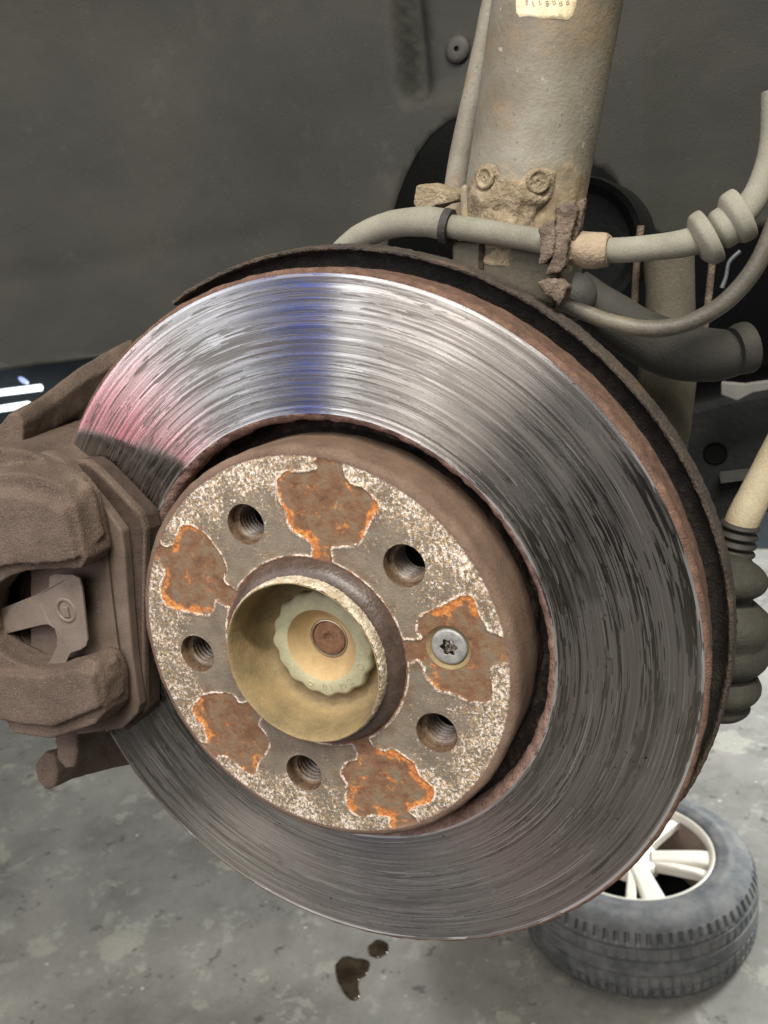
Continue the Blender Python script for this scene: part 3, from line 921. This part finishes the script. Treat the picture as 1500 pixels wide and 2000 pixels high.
# faint worn print on the label
for k in range(7):
    q = on_strut(1030 + k * 13, 4 + (k % 2) * 3, .55)
    text('label_print', 'B', 2.6, q, (pi / 2, radians(-8), radians(12)), m_sleeve, lab, .02)
wrap('mud_plate', [(930, 330), (948, 318), (968, 322), (978, 345), (990, 352), (1018, 350), (1036, 332), (1062, 326), (1086, 334), (1084, 362), (1078, 385), (1066, 400), (1050, 412), (1040, 430), (1055, 470), (1040, 530), (930, 520), (908, 440), (912, 380)],
     1.8, m_mud, stt, 5, 1.6)
for (px, py, r) in ((946, 348, 22), (1052, 354, 24)):
    q = on_strut(px, py, 2.2)
    nrm = (q - (bot + dirs * (q - bot).dot(dirs))).normalized()
    u_ = nrm.cross(dirs).normalized(); v_ = nrm.cross(u_)
    vs, fs = [], []
    R0 = r / FPX * 325
    pr = [(1.0, -.6), (.92, .5), (.78, .7), (.66, .1), (.5, -.2), (.3, .1), (.12, .3), (.02, -.4)]
    for i in range(32):
        t = 2 * pi * i / 32
        for a, h in pr: vs.append(tuple(q + (u_ * cos(t) + v_ * sin(t)) * a * R0 + nrm * h))
    for i in range(32):
        for j in range(len(pr) - 1):
            fs.append((i * 8 + j, ((i + 1) % 32) * 8 + j, ((i + 1) % 32) * 8 + j + 1, i * 8 + j + 1))
    mesh('weld_boss', vs, fs, m_mud, stt)
# seam in the mud, lower clamp of the knuckle
kn = thing('steering_knuckle', (70, 80, 100), 'mud-caked steering knuckle clamp at the foot of the strut', 'knuckle')
a = [P(x, y, 58) for x, y in [(880, 470), (1000, 470), (1090, 500), (1085, 600), (980, 590), (880, 540)]]
bevel(loft('clamp', [a, [(x, 110, z) for x, _, z in a]], m_tan, kn), 3, 3)
a = [P(x, y, 57) for x, y in [(935, 470), (945, 470), (942, 560), (934, 560)]]
loft('clamp_slot', [a, [(x, 60, z) for x, _, z in a]], m_neck, kn)
a = [P(x, y, 64) for x, y in [(898, 362), (912, 358), (916, 450), (896, 450)]]
bevel(loft('side_ear', [a, [(x, 95, z) for x, _, z in a]], m_strut, kn), 1.5, 2)

rod = thing('stabiliser_link', (60, 110, 180), 'slim grey link rod running up left of the strut', 'link rod')
tube('rod', [(*P(886, 430, 108), 5.6), (*P(896, 330, 108), 5.4), (*P(928, 170, 108), 4.8), (*P(962, 0, 108), 4.3), (*P(985, -120, 108), 4.2)], m_strut, rod, 24, 8, .2, .1)

tab = thing('hose_tab', (40, 70, 165), 'small bent tan metal tab standing above the thick hose', 'bracket')
a = [P(x, y, 70) for x, y in [(806, 398), (812, 362), (822, 360), (892, 376), (894, 392), (850, 402), (822, 418)]]
bevel(loft('tab_plate', [a, [(x + 3, 84, z + 1) for x, _, z in a]], m_mud, tab), .8, 2)

# brake hose with sleeves and double grommet
hs = thing('brake_hose', (60, 75, 140), 'dusty grey rubber brake hose running across the foot of the strut', 'hose')


def hp(px, py, Y, rpx):
    q = P(px, py, Y)
    dep = sum((q[i] - CAM[i]) * -AX[i][2] for i in range(3))
    return (*q, rpx / FPX * dep)


tube('sheath', [hp(640, 530, 64, 20), hp(668, 490, 62, 22), hp(710, 460, 60, 25), hp(768, 438, 58, 26), hp(830, 433, 56, 28), hp(872, 440, 56, 30)], m_hose, hs, 32, 8, .15, .1)
tube('sheath_ring', [hp(866, 440, 56, 33), hp(880, 443, 56, 33)], m_dark, hs, 32, 2)
tube('hose', [hp(870, 441, 56, 22), hp(920, 448, 55, 23), hp(1000, 461, 54, 23), hp(1060, 472, 54, 23), hp(1120, 486, 54, 22), hp(1200, 489, 56, 24), hp(1280, 483, 58, 25),
              hp(1350, 472, 60, 27), hp(1410, 447, 62, 28), hp(1455, 412, 64, 27), hp(1487, 360, 66, 25), hp(1508, 280, 68, 24), hp(1512, 180, 70, 24)], m_hose, hs, 32, 10, .1, .1)
tube('sleeve', [hp(1118, 484, 54, 33), hp(1150, 488, 54, 34), hp(1182, 489, 55, 33), hp(1190, 489, 55, 29)], m_sleeve, hs, 32, 6, .5, .12)


def flange(px, py, Y, rpx, thick, ax, nm='grommet'):
    q = Vector(hp(px, py, Y, rpx)[:3]); r = hp(px, py, Y, rpx)[3]
    ax = Vector(ax).normalized()
    p_ = [(*(q - ax * thick), r * .62), (*(q - ax * thick * .5), r * .93), (*q, r), (*(q + ax * thick * .6), r * .97), (*(q + ax * thick * .62), r * .7)]
    return tube(nm, p_, m_hose, hs, 40, 6)


axh = Vector(P(1460, 405, 64)) - Vector(P(1350, 470, 60))
flange(1378, 466, 61, 55, 4.0, axh)
flange(1412, 446, 62, 40, 4.0, axh)
flange(1440, 424, 63, 53, 4.6, axh)

# rusted clamp post holding the hose
cp_ = thing('hose_clamp', (95, 55, 125), 'flaking rusty upright hose clamp right of the strut', 'clamp')
a = [P(x, y, 44) for x, y in [(1085, 399), (1104, 394), (1122, 391), (1128, 410), (1120, 440), (1112, 466), (1106, 500), (1102, 522), (1090, 532), (1062, 540), (1074, 513), (1082, 470), (1084, 430)]]
b = loft('post', [a, [(x, 49.5, z) for x, _, z in a]], m_clamp, cp_, True); cast(b, .6, 3, 1.6, 2.5)
a = [P(x, y, 48) for x, y in [(1126, 392), (1140, 386), (1142, 402), (1134, 440), (1124, 470), (1116, 510), (1110, 508), (1118, 460)]]
b = loft('rear_leaf', [a, [(x, 53, z) for x, _, z in a]], m_clamp, cp_, True); cast(b, .6, 3, 1.4, 2.5)
a = [P(x, y, 43) for x, y in [(1050, 446), (1064, 436), (1082, 428), (1084, 470), (1080, 500), (1066, 514), (1050, 516), (1056, 480)]]
b = loft('jaw', [a, [(x, 56, z) for x, _, z in a]], m_clamp, cp_, True); cast(b, .6, 3, 1.4, 2.5)
a = [P(x, y, 44) for x, y in [(1048, 553), (1068, 543), (1096, 546), (1108, 560), (1100, 580), (1092, 600), (1080, 586), (1060, 572)]]
b = loft('foot', [a, [(x, 54, z) for x, _, z in a]], m_clamp, cp_, True); cast(b, .6, 3, 1.6, 2.5)

cb = thing('sensor_cable', (140, 70, 110), 'thin dark cable sagging below the brake hose', 'cable')
tube('cable', [hp(1090, 590, 62, 15), hp(1130, 605, 62, 15), hp(1190, 628, 60, 16), hp(1260, 642, 60, 17), hp(1330, 635, 60, 17), hp(1400, 602, 60, 17), hp(1455, 550, 60, 18), hp(1495, 485, 60, 18), hp(1530, 390, 60, 18)], m_cable, cb, 24, 10, .1, .1)

ar = thing('control_arm', (140, 110, 90), 'dull grey control arm ending in a round bushing', 'control arm')
tube('arm', [hp(1120, 570, 112, 46), hp(1180, 610, 112, 46), hp(1260, 660, 112, 52), hp(1340, 690, 112, 54), hp(1420, 690, 112, 48), hp(1462, 672, 112, 38)], m_arm, ar, 32, 8, .6, .06)
ax2 = Vector((.85, .5, .1))
q = hp(1446, 682, 110, 50)
q3 = Vector(q[:3])
tube('bushing', [(*(q3 - ax2 * 3), q[3] * .9), (*q3, q[3]), (*(q3 + ax2 * 3.5), q[3]), (*(q3 + ax2 * 4.2), q[3] * .86), (*(q3 + ax2 * 4.4), q[3] * .5)], m_arm, ar, 40, 6)
tube('ball_end', [hp(1085, 560, 100, 30), hp(1110, 575, 96, 46), hp(1135, 590, 96, 44), hp(1150, 600, 98, 20)], m_dark, ar, 28, 8)

col = thing('support_column', (130, 150, 60), 'tan dusty upright steel column behind the cable loop', 'support')
tube('shaft', [hp(1305, 460, 150, 50), hp(1308, 560, 150, 46), hp(1306, 650, 150, 48), hp(1300, 740, 150, 56), hp(1296, 830, 150, 52), hp(1310, 920, 150, 30)], m_tan, col, 32, 8, .8, .05)
sr = thing('strut_spring_seat', (95, 190, 150), 'black round cup behind the strut foot', 'spring seat')
q = P(1150, 480, 185)
lathe('cup', [(30, 170), (33, 168), (34, 172), (34, 215), (10, 216)], m_under, sr, 64, (q[0] - 4, q[2]))
lathe('cup_face', [(30, 170), (26, 176), (10, 178), (.01, 178)], m_under, sr, 64, (q[0] - 4, q[2]))
for nm, lb, xs in (('brake_pipe', 'thin brown pipe left of the tan column', [(1252, 440), (1243, 520), (1238, 640)]), ('heat_shield_strip', 'thin reddish metal strip right of the tan column', [(1392, 500), (1384, 580), (1374, 660)])):
    t_ = thing(nm, P(*xs[-1], 160), lb, 'pipe')
    tube('pipe_run', [hp(x, y, 165, 7) for x, y in xs], m_clamp, t_, 12, 6)
wr = thing('steel_bracket', P(1420, 550, 170), 'bent pale wire bracket hanging under the grommet', 'bracket')
m_wire = M('wire_zinc').out((.16, .18, .18), .4, .6)
tube('wire', [hp(1446, 490, 165, 4), hp(1424, 512, 165, 4), (hp(1418, 540, 165, 4)), hp(1410, 562, 165, 5)], m_wire, wr, 10, 6)

tr = thing('tie_rod', (165, 125, 20), 'pale tan tie rod slanting in from the right edge', 'tie rod')
tube('rod', [hp(1560, 800, 124, 31), hp(1520, 880, 124, 31), hp(1478, 960, 122, 31), hp(1452, 1012, 120, 32), hp(1440, 1040, 120, 30)], m_tie, tr, 28, 8, .2, .08)
# ribbed rubber boot
pr = []
a_ = Vector(hp(1446, 1022, 118, 10)[:3]); b_ = Vector(hp(1420, 1120, 118, 10)[:3])
for k in range(25):
    t = k / 24
    rr = 34 + (3.5 * sin(k * pi / 2)) + 8 * t
    q = a_.lerp(b_, t)
    pr.append((*q, rr / FPX * 388))
tube('boot', pr, m_boot, tr, 32, 3)
# lumpy housing of the joint behind the shield
jb = thing('ball_joint_housing', (160, 95, -20), 'lobed dark green-grey joint housing behind the shield edge', 'joint')
a_, b_ = Vector(P(1425, 1090, 92)), Vector(P(1392, 1395, 92))
prf = [(0, 28), (.04, 62), (.10, 84), (.16, 82), (.21, 62), (.245, 58), (.28, 76), (.34, 100), (.40, 108), (.45, 104), (.485, 102), (.53, 108), (.60, 108), (.66, 92), (.69, 78), (.72, 88), (.78, 100), (.83, 96), (.87, 80), (.89, 78), (.93, 80), (.97, 66), (1.0, 30)]
pp_ = []
for t, r in prf:
    q = a_.lerp(b_, t); pp_.append((*q, r * .86 / FPX * 368))
o = tube('housing', pp_, m_bell, jb, 40, 4, .5, .06)

# ------------------------------------------------------------------ wheel lying on the floor
WC = (-166, 1742)
wt = thing('road_wheel_assembly', (WC[0], WC[1], FZ), 'dusty tyre on a cream alloy wheel lying flat on the floor', 'wheel')


def tyre_mat():
    g = M('tyre_rubber')
    c = g.ramp(g.noise(.02, 5, .65), [(.35, (.085, .089, .092)), (.5, (.125, .129, .128)), (.66, (.17, .17, .16))])
    z = g.xyz(g.obj)
    return g.out(c, .75, 0, g.bump(g.noise(.15, 4), .8), .3)


m_tyre = tyre_mat()
RT = 312
zt = -1372 - FZ
prof = [(207, zt - 2), (212, zt + 3), (222, zt + 6), (232, zt + 7), (236, zt + 8.5), (244, zt + 9), (247, zt + 7.5), (262, zt + 5), (266, zt + 5), (276, zt + .5), (286, zt - 5), (293, zt - 12), (298, zt - 19), (300, zt - 21), (301, zt - 24), (304, zt - 30), (307, zt - 38), (308, zt - 46),
        (308.5, zt - 50), (301, zt - 51), (301, zt - 57), (309.5, zt - 58), (310.5, zt - 76), (311, zt - 86), (303.5, zt - 87), (303.5, zt - 94), (311.5, zt - 95), (312, zt - 112), (311.5, zt - 128), (303.5, zt - 129), (303.5, zt - 136), (311, zt - 137),
        (309.5, zt - 165), (301, zt - 166), (301, zt - 172), (308, zt - 173), (307, zt - 184), (304, zt - 194), (300, zt - 202), (290, zt - 212), (276, zt - 219), (255, zt - 224), (235, zt - 225), (215, zt - 216), (207, zt - 205), (200, zt - 120), (200, zt - 10), (207, zt - 2)]
NB = 76


def tread(a, r, y, j):
    ph = (a / (2 * pi) * NB) % 1.0
    if 13 <= j <= 17 or 35 <= j <= 38:
        return r - (9.0 if ph < .28 else 0)
    if j in (22, 23, 31, 32) :
        return r - (4.0 if ph < .2 else 0)
    return r


lathe('tyre', prof, m_tyre, wt, NB * 8, WC, axis='Z', rad=tread, cz=FZ, sharp=35)
m_rimw = rusty('cream_alloy', [(.62, .57, .47), (.72, .68, .59), (.78, .75, .68)], .01, .2, .35, .1, .5)
rimo = lathe('rim', [(196, zt - 60), (195, zt - 14), (197, zt - 6), (201, zt - 1.5), (206, zt), (209, zt - 2), (210, zt - 8), (205, zt - 12), (199, zt - 120), (194, zt - 200)], m_rimw, wt, 200, WC, axis='Z', cz=FZ)
m_barrelw = rusty('brake_dust_alloy', [(.16, .12, .09), (.24, .18, .14), (.32, .25, .20)], .01, .2, .6, .1, .4)
lathe('rim_well', [(194.5, zt - 20), (188, zt - 60), (180, zt - 150), (178, zt - 205)], m_barrelw, wt, 160, WC, axis='Z', cz=FZ)
lathe('hub_plate', [(.01, zt - 26), (58, zt - 26), (66, zt - 30), (70, zt - 40), (70, zt - 60), (.01, zt - 62)], m_rimw, wt, 80, WC, axis='Z', cz=FZ)


def spoke(a, w0, w1, z0):
    u = (cos(a), sin(a)); n = (-sin(a), cos(a))
    rings = []
    for r, h, ww, th in ((48, z0 - 14, w0, 30), (110, z0 - 8, (w0 + w1) / 2, 26), (170, z0 - 3, w1, 24), (199, z0 - 5, w1 * 1.1, 22)):
        rings.append([(WC[0] + u[0] * r + n[0] * s_ * ww, WC[1] + u[1] * r + n[1] * s_ * ww, FZ + h - d) for s_, d in ((-1, th), (-1, 4), (-.7, 0), (.7, 0), (1, 4), (1, th))])
    return bevel(loft('spoke', rings, m_rimw, rimo), 2, 2, 20)


for k in range(5):
    a = radians(6 - 72 * k)
    spoke(a, 22, 27, zt - 6)
    spoke(a - radians(17.5), 11, 13, zt - 12)
va = radians(-40)
tube('valve_stem', [(WC[0] + 176 * cos(va), WC[1] + 176 * sin(va), FZ + zt - 70, 6), (WC[0] + 172 * cos(va), WC[1] + 172 * sin(va), FZ + zt - 50, 6), (WC[0] + 170 * cos(va), WC[1] + 170 * sin(va), FZ + zt - 36, 5)], m_wire, rimo, 12, 4)
lathe('dark_backing', [(185, zt - 185), (.01, zt - 185)], m_black, wt, 60, WC, axis='Z', cz=FZ)

# ------------------------------------------------------------------ oil on the floor, far lamps, blue glint
g = M('dirty_water'); m_oil = g.out(g.ramp(g.noise(.02, 4), [(.4, (.018, .013, .008)), (.6, (.04, .030, .019))]), .06, 0, None, .5)


def puddle(px, label):
    c = [PZ(x, y, FZ)[:2] for x, y in px]
    c = spline([(*q,) for q in c + [c[0]]], 6)[:-1]
    c = [(x + 3 * nz(x, y, 0, .05), y + 3 * nz(y, x, 5, .05)) for x, y in c]
    mx, my = sum(q[0] for q in c) / len(c), sum(q[1] for q in c) / len(c)
    vs = []
    for k, h in ((1.0, .5), (.96, 3.2), (.88, 4.0), (.5, 4.2)):
        vs += [(mx + (x - mx) * k, my + (y - my) * k, FZ + h) for x, y in c]
    n = len(c)
    fs = [(i + j * n, (i + 1) % n + j * n, (i + 1) % n + (j + 1) * n, i + (j + 1) * n) for j in range(3) for i in range(n)]
    fs.append(tuple(range(3 * n, 4 * n)))
    o = mesh('puddle', vs, fs, m_oil)
    tag(o, label, 'puddle')


puddle([(655, 1885), (672, 1868), (700, 1872), (722, 1880), (716, 1905), (700, 1918), (704, 1945), (690, 1955), (672, 1940), (660, 1915)], 'larger dark oily puddle on the concrete floor')
puddle([(720, 1848), (738, 1836), (758, 1844), (757, 1862), (740, 1872), (724, 1866)], 'smaller dark oily puddle spot on the concrete floor')

m_lampw = bpy.data.materials.new('lit_tube'); m_lampw.use_nodes = True
b_ = m_lampw.node_tree.nodes['Principled BSDF']
b_.inputs['Emission Color'].default_value = (.88, .97, 1, 1); b_.inputs['Emission Strength'].default_value = 2.2
for (p0, p1), lb in ((((-260, 800), (79, 757)), 'upper of two bright white light strips at the left edge'), (((-260, 838), (56, 790)), 'lower of two bright white light strips at the left edge')):
    a, b = P(*p0, 4800), P(*p1, 4800)
    o = tube('strip_light', [(*a, 27), (*[(x + y) / 2 for x, y in zip(a, b)], 27), (*b, 27)], m_lampw, None, 12, 4)
    tag(o, lb, 'light')
m_blue = bpy.data.materials.new('blue_glint'); m_blue.use_nodes = True
b_ = m_blue.node_tree.nodes['Principled BSDF']
b_.inputs['Emission Color'].default_value = (.30, .42, 1, 1); b_.inputs['Emission Strength'].default_value = 1.0
o = tube('blue_glint_blob', [(*P(38, 738, 4800), 12), (*P(45, 743, 4800), 20), (*P(54, 748, 4800), 12)], m_blue, None, 12, 4)  # glowing blob that stands for a far blue glint
tag(o, 'small glowing blue glint just above the white light strips', 'light')
